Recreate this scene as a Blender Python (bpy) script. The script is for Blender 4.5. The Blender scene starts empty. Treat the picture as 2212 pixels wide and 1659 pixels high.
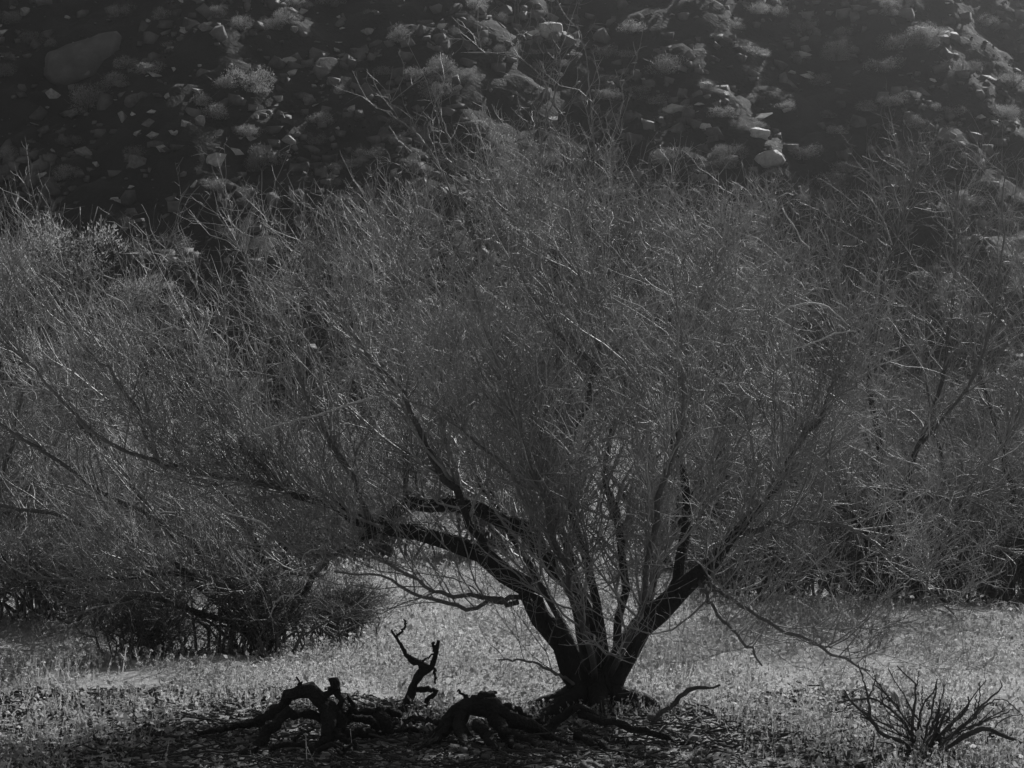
import bpy, bmesh, math, random
import numpy as np
from mathutils import Vector

random.seed(7)
rng = np.random.default_rng(11)
sc = bpy.context.scene
R = math.radians

# ------------------------------------------------------------------ camera
CAM_Z = 2.6
FOV = R(26.0)
cam_d = bpy.data.cameras.new('camera')
cam_d.sensor_fit = 'HORIZONTAL'
cam_d.angle = FOV
cam_d.clip_start = 0.1
cam_d.clip_end = 2000
cam = bpy.data.objects.new('camera', cam_d)
sc.collection.objects.link(cam)
cam.location = (0, 0, CAM_Z)
cam.rotation_euler = (R(90), 0, 0)
sc.camera = cam
FPX = 1106.0 / math.tan(FOV / 2)          # focal length for a picture 2212 wide

# ------------------------------------------------------------------ sky, sun, exposure
SUN_EL, SUN_AZ = 34.0, 25.0               # degrees; azimuth measured from +Y towards +X
world = bpy.data.worlds.new('World'); sc.world = world; world.use_nodes = True
wn = world.node_tree; wn.nodes.clear()
sky = wn.nodes.new('ShaderNodeTexSky'); sky.sky_type = 'NISHITA'; sky.sun_disc = False
sky.sun_elevation = R(SUN_EL); sky.sun_rotation = R(SUN_AZ)
bw = wn.nodes.new('ShaderNodeRGBToBW')
bg = wn.nodes.new('ShaderNodeBackground'); bg.inputs['Strength'].default_value = 0.05
wo = wn.nodes.new('ShaderNodeOutputWorld')
wn.links.new(sky.outputs[0], bw.inputs[0]); wn.links.new(bw.outputs[0], bg.inputs['Color'])
wn.links.new(bg.outputs[0], wo.inputs['Surface'])
sun_d = bpy.data.lights.new('sun', 'SUN'); sun_d.energy = 4.5; sun_d.angle = R(0.5)
sun_d.color = (1, 1, 1)
sun = bpy.data.objects.new('sun', sun_d); sc.collection.objects.link(sun)
sdir = Vector((math.sin(R(SUN_AZ)) * math.cos(R(SUN_EL)), math.cos(R(SUN_AZ)) * math.cos(R(SUN_EL)), math.sin(R(SUN_EL))))
sun.rotation_euler = sdir.to_track_quat('Z', 'Y').to_euler()
sun.location = sdir * 60
vs = sc.view_settings
vs.view_transform = 'Standard'; vs.look = 'None'; vs.exposure = 0.47; vs.gamma = 1.0
vs.use_curve_mapping = False
sc.render.engine = 'CYCLES'
cy = sc.cycles
cy.max_bounces = 5; cy.diffuse_bounces = 2; cy.glossy_bounces = 2; cy.transmission_bounces = 3
cy.volume_bounces = 0; cy.transparent_max_bounces = 4
cy.use_denoising = True
GLARE_DENSITY, GLARE_G = 0.0015, 0.94

# ------------------------------------------------------------------ helpers
def tag(o, label=None, cat=None, group=None, kind=None):
    if label: o['label'] = label
    if cat: o['category'] = cat
    if group: o['group'] = group
    if kind: o['kind'] = kind
    return o

def link(name, me, mat=None, parent=None, loc=(0, 0, 0)):
    o = bpy.data.objects.new(name, me); sc.collection.objects.link(o)
    if mat is not None and me is not None and len(me.materials) == 0: me.materials.append(mat)
    o.parent = parent; o.location = loc
    return o

def mesh_np(name, V, F, smooth=False, mat_idx=None):
    """V (n,3); F list of arrays of faces, each (m,k)"""
    me = bpy.data.meshes.new(name)
    V = np.asarray(V, np.float32)
    if not isinstance(F, list): F = [F]
    F = [np.asarray(f, np.int32) for f in F if len(f)]
    me.vertices.add(len(V)); me.vertices.foreach_set('co', V.ravel())
    nl = sum(f.size for f in F); npoly = sum(len(f) for f in F)
    me.loops.add(nl); me.polygons.add(npoly)
    me.loops.foreach_set('vertex_index', np.concatenate([f.ravel() for f in F]))
    tot = np.concatenate([np.full(len(f), f.shape[1], np.int32) for f in F])
    st = np.concatenate([[0], np.cumsum(tot)[:-1]]).astype(np.int32)
    me.polygons.foreach_set('loop_start', st); me.polygons.foreach_set('loop_total', tot)
    if smooth: me.polygons.foreach_set('use_smooth', np.ones(npoly, bool))
    if mat_idx is not None: me.polygons.foreach_set('material_index', np.asarray(mat_idx, np.int32))
    me.update(calc_edges=True); me.validate()
    return me

def nrm(a):
    return a / np.maximum(np.linalg.norm(a, axis=-1, keepdims=True), 1e-9)

def tubes(P, Rd, sides, rough=0.0, caps_on=True):
    """P (N,K,3) centre lines, Rd (N,K) radii -> verts, quads, tip faces"""
    N, K, _ = P.shape
    T = np.empty_like(P)
    T[:, 1:-1] = P[:, 2:] - P[:, :-2]; T[:, 0] = P[:, 1] - P[:, 0]; T[:, -1] = P[:, -1] - P[:, -2]
    T = nrm(T)
    U = np.empty_like(P)
    ref = rng.normal(size=(N, 3))
    ref = nrm(ref - T[:, 0] * np.sum(ref * T[:, 0], -1, keepdims=True))
    for k in range(K):
        ref = nrm(ref - T[:, k] * np.sum(ref * T[:, k], -1, keepdims=True)); U[:, k] = ref
    W = np.cross(T, U)
    a = np.arange(sides) * 2 * np.pi / sides
    rr = Rd[:, :, None] * (1 + rough * rng.uniform(-1, 1, (N, K, sides)))
    V = P[:, :, None, :] + rr[..., None] * (np.cos(a)[None, None, :, None] * U[:, :, None, :] + np.sin(a)[None, None, :, None] * W[:, :, None, :])
    base = (np.arange(N) * K * sides)[:, None, None]
    k = (np.arange(K - 1) * sides)[None, :, None]; s = np.arange(sides)[None, None, :]; s2 = (s + 1) % sides
    q = np.stack([base + k + s, base + k + s2, base + k + sides + s2, base + k + sides + s], -1).reshape(-1, 4)
    caps = np.stack([np.arange(N)[:, None] * K * sides + (K - 1) * sides + np.arange(sides)[None, :]], 0).reshape(-1, sides)
    caps0 = (np.arange(N)[:, None] * K * sides + np.arange(sides)[None, ::-1]).reshape(-1, sides)
    return V.reshape(-1, 3), q, (np.concatenate([caps, caps0]) if caps_on else caps[:0])

def join_tubes(name, parts, smooth=True):
    Vs, Qs, Cs, off = [], [], {}, 0
    for V, q, c in parts:
        Vs.append(V); Qs.append(q + off); (Cs.setdefault(c.shape[1], []).append(c + off) if len(c) else None); off += len(V)
    return mesh_np(name, np.concatenate(Vs), [np.concatenate(Qs)] + [np.concatenate(v) for v in Cs.values()], smooth)

def smooth_path(ctrl, K):
    """Catmull-Rom through control rows, resampled evenly to K rows (any width)"""
    c = np.asarray(ctrl, float)
    if len(c) == 2:
        t = np.linspace(0, 1, K)[:, None]; return c[0] * (1 - t) + c[1] * t
    e = np.vstack([2 * c[0] - c[1], c, 2 * c[-1] - c[-2]])
    out = []
    for i in range(1, len(e) - 2):
        for t in np.linspace(0, 1, 12, endpoint=False):
            out.append(0.5 * ((2 * e[i]) + (-e[i - 1] + e[i + 1]) * t + (2 * e[i - 1] - 5 * e[i] + 4 * e[i + 1] - e[i + 2]) * t * t + (-e[i - 1] + 3 * e[i] - 3 * e[i + 1] + e[i + 2]) * t ** 3))
    out.append(c[-1]); out = np.array(out)
    d = np.concatenate([[0], np.cumsum(np.linalg.norm(np.diff(out[:, :3], axis=0), axis=1))])
    u = np.linspace(0, d[-1], K)
    return np.stack([np.interp(u, d, out[:, j]) for j in range(out.shape[1])], 1)

def at(px, py, Y):
    return np.array([(px - 1106.0) / FPX * Y, Y, CAM_Z - (py - 829.5) / FPX * Y])

def ground_z(x, y):
    x = np.asarray(x, float); y = np.asarray(y, float)
    z = 0.035 * np.sin(x * 1.3 + 0.6 * y) + 0.03 * np.sin(0.9 * y - 0.7 * x + 1.0) + 0.02 * np.sin(2.9 * x + 1.7 * y)
    t = np.clip((y - 32) / 20, 0, 1)
    z = z + 1.3 * t * t * (3 - 2 * t)
    foot = 51 + 1.2 * np.sin(0.25 * x + 0.4) + 0.5 * np.sin(0.8 * x) + 0.42 * 3 * np.logaddexp(0, (np.clip(x, -60, 60) - 3) / 3)   # slope shaped to draw back on one side, deepening the glow there
    d = y - foot
    h = np.where(d > 0, np.sqrt(d * d + 9) - 3, 0.0)
    bump = 0.08 * np.sin(0.7 * x + 0.3 * y) + 0.08 * np.sin(0.45 * x - 0.8 * y + 2) + 0.16 * np.sin(1.9 * x + 1.1 * y) + 0.12 * np.sin(2.3 * y - 1.4 * x)
    z = z + h * 0.72 + bump * np.clip(d / 4, 0, 1)
    return z

def on_ground(px, py, y0=12.0, y1=138.0):
    """the point of the terrain seen along one ray"""
    ys = np.linspace(y0, y1, 2600)
    xs = (px - 1106.0) / FPX * ys; zs = CAM_Z - (py - 829.5) / FPX * ys
    hit = np.nonzero(zs < ground_z(xs, ys))[0]
    i = hit[0] if len(hit) else len(ys) - 1
    return np.array([xs[i], ys[i], float(ground_z(xs[i], ys[i]))])

# ------------------------------------------------------------------ materials (all neutral: a black and white picture)
def mat(name, lo, hi, scale=8.0, rough=0.8, bump=0.0, bscale=40.0, transl=0.0, objrand=0.0, spec=0.3, detail=6.0, stretch=None):
    m = bpy.data.materials.new(name); m.use_nodes = True
    nt = m.node_tree; nt.nodes.clear()
    out = nt.nodes.new('ShaderNodeOutputMaterial')
    p = nt.nodes.new('ShaderNodeBsdfPrincipled'); p.inputs['Roughness'].default_value = rough
    p.inputs['Specular IOR Level'].default_value = spec
    tc = nt.nodes.new('ShaderNodeTexCoord')
    src = tc.outputs['Object']
    if stretch:
        mp = nt.nodes.new('ShaderNodeMapping'); mp.inputs['Scale'].default_value = stretch
        nt.links.new(src, mp.inputs['Vector']); src = mp.outputs['Vector']
    n = nt.nodes.new('ShaderNodeTexNoise'); n.inputs['Scale'].default_value = scale; n.inputs['Detail'].default_value = detail
    n.inputs['Roughness'].default_value = 0.65
    nt.links.new(src, n.inputs['Vector'])
    mr = nt.nodes.new('ShaderNodeMapRange')
    mr.inputs['From Min'].default_value = 0.3; mr.inputs['From Max'].default_value = 0.7
    mr.inputs['To Min'].default_value = lo; mr.inputs['To Max'].default_value = hi
    nt.links.new(n.outputs['Fac'], mr.inputs['Value'])
    val = mr.outputs['Result']
    if objrand:
        oi = nt.nodes.new('ShaderNodeObjectInfo')
        r2 = nt.nodes.new('ShaderNodeMapRange'); r2.inputs['To Min'].default_value = 1 - objrand; r2.inputs['To Max'].default_value = 1 + objrand
        nt.links.new(oi.outputs['Random'], r2.inputs['Value'])
        mu = nt.nodes.new('ShaderNodeMath'); mu.operation = 'MULTIPLY'
        nt.links.new(val, mu.inputs[0]); nt.links.new(r2.outputs['Result'], mu.inputs[1]); val = mu.outputs[0]
    cb = nt.nodes.new('ShaderNodeCombineColor')
    for i in range(3): nt.links.new(val, cb.inputs[i])
    nt.links.new(cb.outputs[0], p.inputs['Base Color'])
    if bump:
        bn = nt.nodes.new('ShaderNodeTexNoise'); bn.inputs['Scale'].default_value = bscale; bn.inputs['Detail'].default_value = 8
        nt.links.new(src, bn.inputs['Vector'])
        b = nt.nodes.new('ShaderNodeBump'); b.inputs['Strength'].default_value = bump; b.inputs['Distance'].default_value = 0.04
        nt.links.new(bn.outputs['Fac'], b.inputs['Height']); nt.links.new(b.outputs[0], p.inputs['Normal'])
    if transl:
        tr = nt.nodes.new('ShaderNodeBsdfTranslucent'); nt.links.new(cb.outputs[0], tr.inputs['Color'])
        mx = nt.nodes.new('ShaderNodeMixShader'); mx.inputs[0].default_value = transl
        nt.links.new(p.outputs[0], mx.inputs[1]); nt.links.new(tr.outputs[0], mx.inputs[2])
        nt.links.new(mx.outputs[0], out.inputs['Surface'])
    else:
        nt.links.new(p.outputs[0], out.inputs['Surface'])
    return m

M = dict(
    soil=mat('sandy_soil', .2, .38, 2.6, .95, 1.0, 18),
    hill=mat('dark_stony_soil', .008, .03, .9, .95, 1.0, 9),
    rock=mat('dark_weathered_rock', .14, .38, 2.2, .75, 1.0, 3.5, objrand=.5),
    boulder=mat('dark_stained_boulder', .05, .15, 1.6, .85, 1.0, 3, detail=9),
    pale_rock=mat('pale_glint_rock', .28, .55, 2.2, .75, .6, 7, objrand=.3),  # pale stone; the raised tone also paints rim-lit glints on the slope
    scree=mat('scree', .015, .19, .8, .8, .4, 14),
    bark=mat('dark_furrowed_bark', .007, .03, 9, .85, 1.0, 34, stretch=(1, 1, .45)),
    twig=mat('pale_twig_bark', .10, .42, 1.6, .62, 0, spec=.3),
    twig_far=mat('grey_twig_bark', .11, .35, 1.2, .65, 0, spec=.3),
    twig_dark=mat('shaded_twig_bark', .05, .14, 5, .6, 0),  # dark tone carries the crown's shade on the low bushes
    highlight_wood=mat('pale_highlight_wood', .35, .6, 7, .7, .3, 60, stretch=(1, 1, .4)),  # pale tone painted for sunlit highlights on branches
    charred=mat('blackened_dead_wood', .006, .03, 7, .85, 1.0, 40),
    deadstem=mat('dry_dark_stem', .03, .10, 8, .8, .4, 60),
    leaf=mat('sage_leaf', .19, .36, 3, .8, 0, transl=.35, objrand=.3),
    pale_leaf=mat('pale_shrub_leaf', .28, .46, 3, .8, 0, transl=.45),
    petal=mat('pale_petal', .42, .64, 30, .8, 0, transl=.5),
    litter=mat('shade_litter', .02, .08, 6, .8, 0),  # dark tone imitates shadow streaks on the soil
    pebble=mat('earthy_pebble', .06, .2, 3, .9, 0),
    herb=mat('herb_leaf', .2, .5, 1.0, .7, 0, transl=.55),
)

# boughs: old thick wood has dark bark, young thin wood is paler
lb_ = M['bark'].copy(); lb_.name = 'bark_by_girth'; nt_ = lb_.node_tree
pb_ = next(n for n in nt_.nodes if n.type == 'BSDF_PRINCIPLED'); src_ = pb_.inputs['Base Color'].links[0].from_socket
at_ = nt_.nodes.new('ShaderNodeAttribute'); at_.attribute_name = 'girth'
mr_ = nt_.nodes.new('ShaderNodeMapRange'); mr_.inputs['From Min'].default_value = .010; mr_.inputs['From Max'].default_value = .034
nt_.links.new(at_.outputs['Fac'], mr_.inputs['Value'])
mx_ = nt_.nodes.new('ShaderNodeMix'); mx_.data_type = 'RGBA'
mx_.inputs['A'].default_value = (.2, .2, .2, 1); nt_.links.new(mr_.outputs['Result'], mx_.inputs['Factor'])
nt_.links.new(src_, mx_.inputs['B']); nt_.links.new(mx_.outputs['Result'], pb_.inputs['Base Color'])
M['limb'] = lb_

# ------------------------------------------------------------------ terrain
def terrain(name, xs, ys, m, jag=0.0):
    X, Y = np.meshgrid(xs, ys)
    Z = ground_z(X, Y) + (rng.uniform(-1, 1, X.shape) * jag if jag else 0)
    V = np.stack([X, Y, Z], -1).reshape(-1, 3)
    nx, ny = len(xs), len(ys)
    i = (np.arange(ny - 1)[:, None] * nx + np.arange(nx - 1)[None, :]).ravel()
    F = np.stack([i, i + 1, i + nx + 1, i + nx], -1)
    return tag(link(name, mesh_np(name, V, F, True), m), kind='structure')
xs_all = np.concatenate([np.linspace(-160, -32, 14)[:-1], np.linspace(-32, 32, 190), np.linspace(32, 160, 14)[1:]])
terrain('ground', xs_all, np.concatenate([np.linspace(-60, 8, 12)[:-1], np.linspace(8, 51, 120)]), M['soil'])
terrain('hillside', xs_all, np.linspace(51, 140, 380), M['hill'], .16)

# ------------------------------------------------------------------ trees
UP = np.array([0, 0, 1.0])

def spawn(P, Rd, n, t_lo, t_hi, L_lo, L_hi, K, r_frac, r_min, r_max, w_tan, w_rand, w_up, jit, trop, center=None, w_out=0.0, own=None, zmin=None, lscale=0.0, lmul=None, per_m=False):
    """n children on every parent; returns arrays of child paths, radii and owner index"""
    N, KP, _ = P.shape
    if per_m: n = n * np.linalg.norm(np.diff(P, axis=1), axis=2).sum(1)
    n_i = rng.poisson(n, N) if np.isscalar(n) else rng.poisson(n)
    idx = np.repeat(np.arange(N), n_i); Mn = len(idx)
    tl = np.broadcast_to(np.asarray(t_lo, float), (N,))[idx]
    t = tl + (t_hi - tl) * rng.random(Mn) ** 0.8
    u = t * (KP - 1); k = np.minimum(u.astype(int), KP - 2); f = (u - k)[:, None]
    p0 = P[idx, k] * (1 - f) + P[idx, k + 1] * f
    r0 = Rd[idx, k] * (1 - f[:, 0]) + Rd[idx, k + 1] * f[:, 0]
    tan = nrm(P[idx, k + 1] - P[idx, k])
    d = w_tan * tan + w_rand * nrm(rng.normal(size=(Mn, 3))) + w_up * UP
    if center is not None:
        o = p0 - center; o[:, 2] *= 0.4; d = d + w_out * nrm(o)
    d = nrm(d)
    L = (L_lo + (L_hi - L_lo) * rng.random(Mn)) * (1.05 - 0.45 * t)
    if lmul is not None: L = L * lmul[idx]
    if lscale: L = L * np.clip(r0 / lscale, .22, 1)
    rb = np.clip(r0 * r_frac, r_min, r_max) * rng.uniform(.8, 1.15, Mn)
    C = np.empty((Mn, K, 3)); C[:, 0] = p0
    bend = nrm(rng.normal(size=(Mn, 3)))
    for j in range(1, K):
        d = nrm(d + jit * rng.normal(size=(Mn, 3)) + jit * .5 * bend + trop * UP)
        C[:, j] = C[:, j - 1] + d * (L / (K - 1))[:, None]
    if zmin is not None:
        C[:, :, 2] = np.maximum(C[:, :, 2], zmin + 0.05 * rng.random((Mn, 1)))
    rr = rb[:, None] * np.linspace(1, .38, K)[None, :]
    return C, rr, (idx if own is None else own[idx])

def limb_array(limbs, Y0, K):
    out = []
    for L in limbs:
        rows = []
        for (px, py, dy, r) in L:
            p = at(px, py, Y0 + dy); rows.append([*p, r * (Y0 + dy) / FPX])
        out.append(smooth_path(rows, K))
    A = np.array(out)
    return A[:, :, :3], A[:, :, 3]

def wobble(P, amp):
    N, K, _ = P.shape
    w = rng.normal(size=(N, K, 3)) * amp
    w[:, 0] = 0
    return P + w

def build_tree(name, label, limbs, Y0, center, mats, dens, prm, group=None, nroots=1):
    """limbs: the drawn boughs; nroots of them rise from the ground"""
    K = 18
    P, Rd = limb_array(limbs, Y0, K)
    P = wobble(P, np.minimum(.018, .55 * Rd)[:, :, None]); Rd = Rd * prm.get('rs', .7)
    base = np.array([center[0], center[1], float(ground_z(center[0], center[1]))])
    root = link(name, None, None, None, tuple(base))
    tag(root, label, 'tree', group)
    P = P - base; ctr = np.array([0, 0, prm.get('cz', 1.2)])
    llen = np.linalg.norm(np.diff(P, axis=1), axis=2).sum(1)
    l2 = spawn(P, Rd, dens[0] * llen * np.array([prm.get('wt', {}).get(i, 1.0) for i in range(len(limbs))]), np.array([prm.get('ts', {}).get(i, prm.get('t0', .13)) for i in range(len(limbs))]), 1.0, *prm['L2'], 9, .5, .0045, .014, .6, .95, prm['up2'], .18, prm['trop2'], ctr, prm['out'], zmin=.02, lscale=.014, lmul=np.array([prm.get('lm', {}).get(i, 1.0) for i in range(len(limbs))]))
    cl = l2[0][:, 5]                                             # clumps and gaps
    q_ = np.sin(2.3 * cl[:, 0] + 1.1 * cl[:, 2] + 1) + np.sin(2.9 * cl[:, 2] - 1.3 * cl[:, 0] + 2.2 * cl[:, 1]) + np.sin(3.7 * cl[:, 1] + 1.9 * cl[:, 0] + 2)
    kp = rng.random(len(cl)) < np.clip(.86 + .22 * q_, .3, 1)
    l2 = (l2[0][kp], l2[1][kp], l2[2][kp])
    l3 = spawn(l2[0], l2[1], dens[1], .12, 1.0, *prm['L3'], 5, .6, .0030, .0058, .7, .95, prm['up3'], .27, prm['trop3'], ctr, .1, l2[2], zmin=.02, per_m=True)
    l4 = spawn(l3[0], l3[1], dens[2], .1, 1.0, *prm['L4'], 3, .7, .0020, .0032, .7, 1.0, .15, .3, .05, None, 0, l3[2], zmin=.02, per_m=True)
    tk = link('trunk', trunk_mesh(P, Rd, base, prm.get('r', .2)), mats['bark'], root)
    for i in range(len(limbs)):
        V, q, c = tubes(P[i:i + 1], Rd[i:i + 1], 9, .09)
        lm_ = join_tubes('limb', [(V, q, c)])
        ga = lm_.attributes.new('girth', 'FLOAT', 'POINT'); ga.data.foreach_set('value', np.repeat(Rd[i], 9).astype(np.float32))
        lo = link('limb', lm_, mats['limb'], root)
        g = []
        for (C, rr, ow), s in ((l2, 3), (l3, 3), (l4, 3)):
            m_ = ow == i
            if m_.any(): g.append(tubes(C[m_], rr[m_], s, 0, False))
        if g:
            me = join_tubes('twigs', g)
            tag(link('twigs', me, mats['twig'], lo), kind='stuff')
    return root

def trunk_mesh(P, Rd, base, prm_r):
    """short flared stool that the limbs rise from"""
    r = prm_r
    K, s = 6, 14
    z = np.array([-.25, -.04, .08, .2, .3, .36]) * (r / .22); rad = r * np.array([1.35, 1.15, .98, .85, .7, .35])
    a = np.arange(s) / s * 2 * np.pi
    lob = 1 + .14 * np.sin(3 * a + .6) + .09 * np.sin(5 * a + 2)
    V = np.stack([np.stack([rad[k] * lob * np.cos(a), rad[k] * lob * np.sin(a) * .9, np.full(s, z[k])], -1) for k in range(K)]).reshape(-1, 3)
    V += rng.normal(size=V.shape) * .012
    F = []
    for k in range(K - 1):
        for j in range(s): F.append([k * s + j, k * s + (j + 1) % s, (k + 1) * s + (j + 1) % s, (k + 1) * s + j])
    return mesh_np('trunk', V, [np.array(F), np.array([[(K - 1) * s + j for j in range(s)]])], True)

# boughs as (x, y in the 2212-wide picture, depth offset in metres, radius in picture pixels)
main_limbs = [
    # long low bough sweeping left
    [(1275, 1500, 0, 46), (1215, 1415, -.1, 42), (1165, 1325, -.2, 36), (1110, 1250, -.3, 34), (1040, 1195, -.4, 30), (950, 1160, -.4, 27), (850, 1140, -.3, 24), (740, 1105, -.2, 19), (610, 1060, -.1, 10), (480, 1040, .1, 7.5), (340, 1000, .3, 5.5)],
    # second arch
    [(1285, 1480, .2, 26), (1240, 1310, .3, 25), (1180, 1205, .3, 27), (1110, 1140, .3, 27), (1030, 1105, .3, 26), (950, 1082, .3, 25), (875, 1095, .3, 23), (820, 1130, .2, 20), (740, 1185, .1, 9), (640, 1205, 0, 6)],
    # upright centre-left
    [(1290, 1480, .3, 24), (1270, 1340, .4, 17), (1225, 1200, .5, 14), (1192, 1040, .6, 13), (1166, 850, .7, 11), (1196, 780, .8, 9), (1271, 672, .9, 7), (1320, 580, 1.0, 5), (1370, 490, 1.0, 2.5)],
    # upright centre
    [(1300, 1480, .1, 24), (1290, 1320, 0, 15), (1250, 1150, -.2, 12), (1225, 1010, -.3, 12), (1250, 910, -.4, 11), (1280, 830, -.5, 10), (1290, 730, -.6, 7), (1250, 590, -.8, 5), (1225, 430, -.9, 2.5)],
    # big right bough
    [(1310, 1500, 0, 46), (1350, 1415, -.1, 43), (1395, 1345, -.2, 40), (1470, 1280, -.3, 34), (1545, 1205, -.4, 24), (1625, 1120, -.5, 15), (1700, 1000, -.7, 10), (1771, 890, -.9, 7), (1850, 740, -1.1, 4)],
    # its upright fork
    [(1440, 1300, -.25, 20), (1480, 1180, 0, 18), (1481, 1080, .2, 15), (1456, 940, .4, 12), (1490, 780, .6, 8), (1530, 640, .8, 5), (1570, 520, .9, 2.5)],
    # inner stem
    [(1310, 1460, .3, 16), (1345, 1280, .6, 13), (1335, 1130, .9, 14), (1306, 1010, 1.2, 10), (1360, 820, 1.5, 7), (1410, 660, 1.8, 4), (1460, 520, 2.0, 2.5)],
    # rear right
    [(1320, 1470, .4, 15), (1400, 1300, 1.0, 12), (1440, 1150, 1.6, 14), (1560, 980, 2.1, 10), (1640, 760, 2.5, 6), (1700, 580, 2.7, 2.5)],
    # rear left
    [(1270, 1460, .4, 15), (1180, 1280, 1.1, 12), (1060, 1080, 1.7, 13), (960, 860, 2.2, 9), (890, 680, 2.6, 5), (840, 530, 2.8, 2.5)],
    # front left rising
    [(1050, 1200, -.4, 15), (960, 1040, -.9, 12), (870, 860, -1.3, 8), (770, 730, -1.6, 5), (660, 600, -1.8, 2.5)],
    # uprights out of the long bough
    [(340, 1000, .3, 9), (290, 870, .2, 7), (205, 770, .1, 6), (130, 670, 0, 4.5), (80, 600, 0, 3)],
    [(420, 1025, .2, 9), (270, 975, -.1, 7), (160, 900, -.3, 6), (80, 800, -.4, 5), (0, 735, -.5, 4)],
    [(620, 1065, 0, 9), (520, 960, .3, 8), (455, 820, .5, 6), (400, 660, .7, 4)],
    [(800, 1128, -.3, 9), (720, 960, -.6, 8), (640, 800, -.8, 6), (560, 620, -1.0, 4)],
    [(880, 1100, .3, 9), (880, 900, .6, 8), (880, 780, .9, 6), (870, 610, 1.2, 4), (900, 430, 1.4, 2.5)],
    # drooping boughs
    [(1120, 1300, -.2, 9), (1000, 1290, -.4, 7), (930, 1272, -.5, 6), (850, 1220, -.6, 5), (780, 1195, -.6, 3)],
    [(1125, 1290, -.1, 9), (1010, 1312, -.2, 7), (900, 1282, -.2, 6), (820, 1245, -.2, 4), (720, 1235, -.2, 3)],
    [(1510, 1255, -.4, 8), (1555, 1330, -.7, 6), (1620, 1400, -.9, 5), (1645, 1440, -1, 3)],
    [(1530, 1250, -.4, 9), (1600, 1310, -.8, 7), (1690, 1365, -1.1, 6), (1790, 1405, -1.3, 5), (1880, 1450, -1.4, 3)],
    [(1600, 1150, -.5, 10), (1720, 1130, -.9, 8), (1850, 1150, -1.2, 6), (1960, 1230, -1.4, 4), (2060, 1330, -1.5, 3)],
    # boughs leaning towards the viewer
    [(1285, 1470, -.1, 11), (1255, 1330, -.8, 9), (1200, 1150, -1.4, 10), (1120, 930, -1.9, 7), (1060, 740, -2.2, 5), (1010, 570, -2.4, 2.5)],
    [(1315, 1465, -.1, 11), (1390, 1300, -.9, 9), (1420, 1100, -1.5, 10), (1470, 900, -2.0, 7), (1470, 720, -2.3, 4), (1450, 570, -2.4, 2.5)],
    [(1296, 800, -.5, 9), (1190, 700, -.9, 7), (1110, 560, -1.1, 4), (1040, 420, -1.2, 2.5)],
    [(1271, 672, .9, 6), (1180, 600, 1.2, 5), (1130, 490, 1.4, 3), (1130, 370, 1.5, 2)],
    [(1180, 1200, .3, 8), (1130, 1060, -.6, 6), (1060, 980, -1.3, 5), (960, 900, -1.8, 4), (840, 850, -2, 3)],
    # low sticks
    [(1245, 1478, -.1, 6), (1150, 1432, -.4, 4), (1075, 1425, -.6, 2.5)],
    # long sprouts standing out of the crown
    [(1170, 480, .4, 3.6), (1165, 350, .4, 3.2), (1180, 250, .4, 2.8), (1183, 190, .4, 2.4), (1150, 145, .4, 2.2), (1110, 122, .4, 2), (1060, 115, .4, 1.8), (1010, 112, .4, 1.4)],
    [(1180, 260, .4, 2.6), (1200, 200, .4, 2.2), (1212, 140, .4, 2), (1200, 98, .4, 1.5)],
    [(1290, 450, .2, 3.4), (1285, 330, .2, 3), (1275, 220, .2, 2.4), (1268, 130, .2, 2), (1252, 68, .2, 1.4)],
    [(1000, 480, -.5, 3.4), (950, 360, -.5, 3), (890, 280, -.5, 2.4), (800, 225, -.5, 1.5)],
    [(990, 420, .5, 3), (975, 320, .5, 2.6), (950, 240, .5, 2.2), (930, 190, .5, 1.5)],
    [(1320, 380, .6, 3), (1330, 290, .6, 2.6), (1345, 210, .6, 2), (1330, 150, .6, 1.4)],
    [(560, 620, -.4, 3.2), (520, 520, -.4, 2.8), (480, 440, -.4, 2.2), (470, 410, -.4, 1.5)],
]
TY = 18.0
mats_main = dict(bark=M['bark'], limb=M['limb'], twig=M['twig'])
tc = at(1292, 1510, TY)
build_tree('bare_tree', 'large leafless tree with dark forked trunk and wide fan of pale twigs', main_limbs, TY, (tc[0], TY),
           mats_main, (17, 13, 6.6),
           dict(L2=(.7, 2.1), L3=(.25, .8), L4=(.07, .22), up2=.55, trop2=.15, up3=.35, trop3=.1, out=.45, cz=.9, r=.19, wt={25: .3, **{i: .22 for i in range(26, 33)}}, lm={i: .4 for i in range(26, 33)}, rs=.66, ts={0: .5, 1: .5, 4: .3}))

# tree behind on the left: many low stems
left_limbs = [
    [(560, 1365, 0, 14), (500, 1280, -.3, 11), (380, 1240, -.6, 9), (230, 1250, -.9, 7), (60, 1250, -1.2, 5)],
    [(570, 1370, .1, 14), (560, 1200, .3, 11), (470, 1050, .6, 9), (330, 900, .9, 7), (200, 700, 1.1, 4)],
    [(590, 1370, .1, 14), (620, 1200, .5, 11), (620, 1050, .9, 9), (580, 860, 1.3, 6), (560, 660, 1.5, 4)],
    [(600, 1370, 0, 14), (680, 1250, 0, 10), (760, 1130, 0, 8), (800, 980, 0, 6), (800, 800, 0, 4)],
    [(560, 1372, -.1, 12), (430, 1320, -.5, 9), (290, 1290, -1, 7), (150, 1310, -1.4, 4)],
    [(550, 1365, .2, 12), (420, 1180, .2, 10), (240, 1070, .2, 8), (60, 960, .3, 6), (-120, 820, .3, 4)],
    [(540, 1365, .2, 12), (380, 1220, .9, 10), (180, 1130, 1.4, 8), (-40, 1080, 1.8, 5)],
    [(400, 1200, .5, 9), (250, 1000, 1, 8), (90, 800, 1.3, 6), (-30, 600, 1.6, 4)],
    [(700, 1240, .2, 8), (560, 1240, -.6, 7), (430, 1260, -1.0, 5), (330, 1290, -1.2, 4)],
]
lc = at(575, 1375, 22.0)
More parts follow.
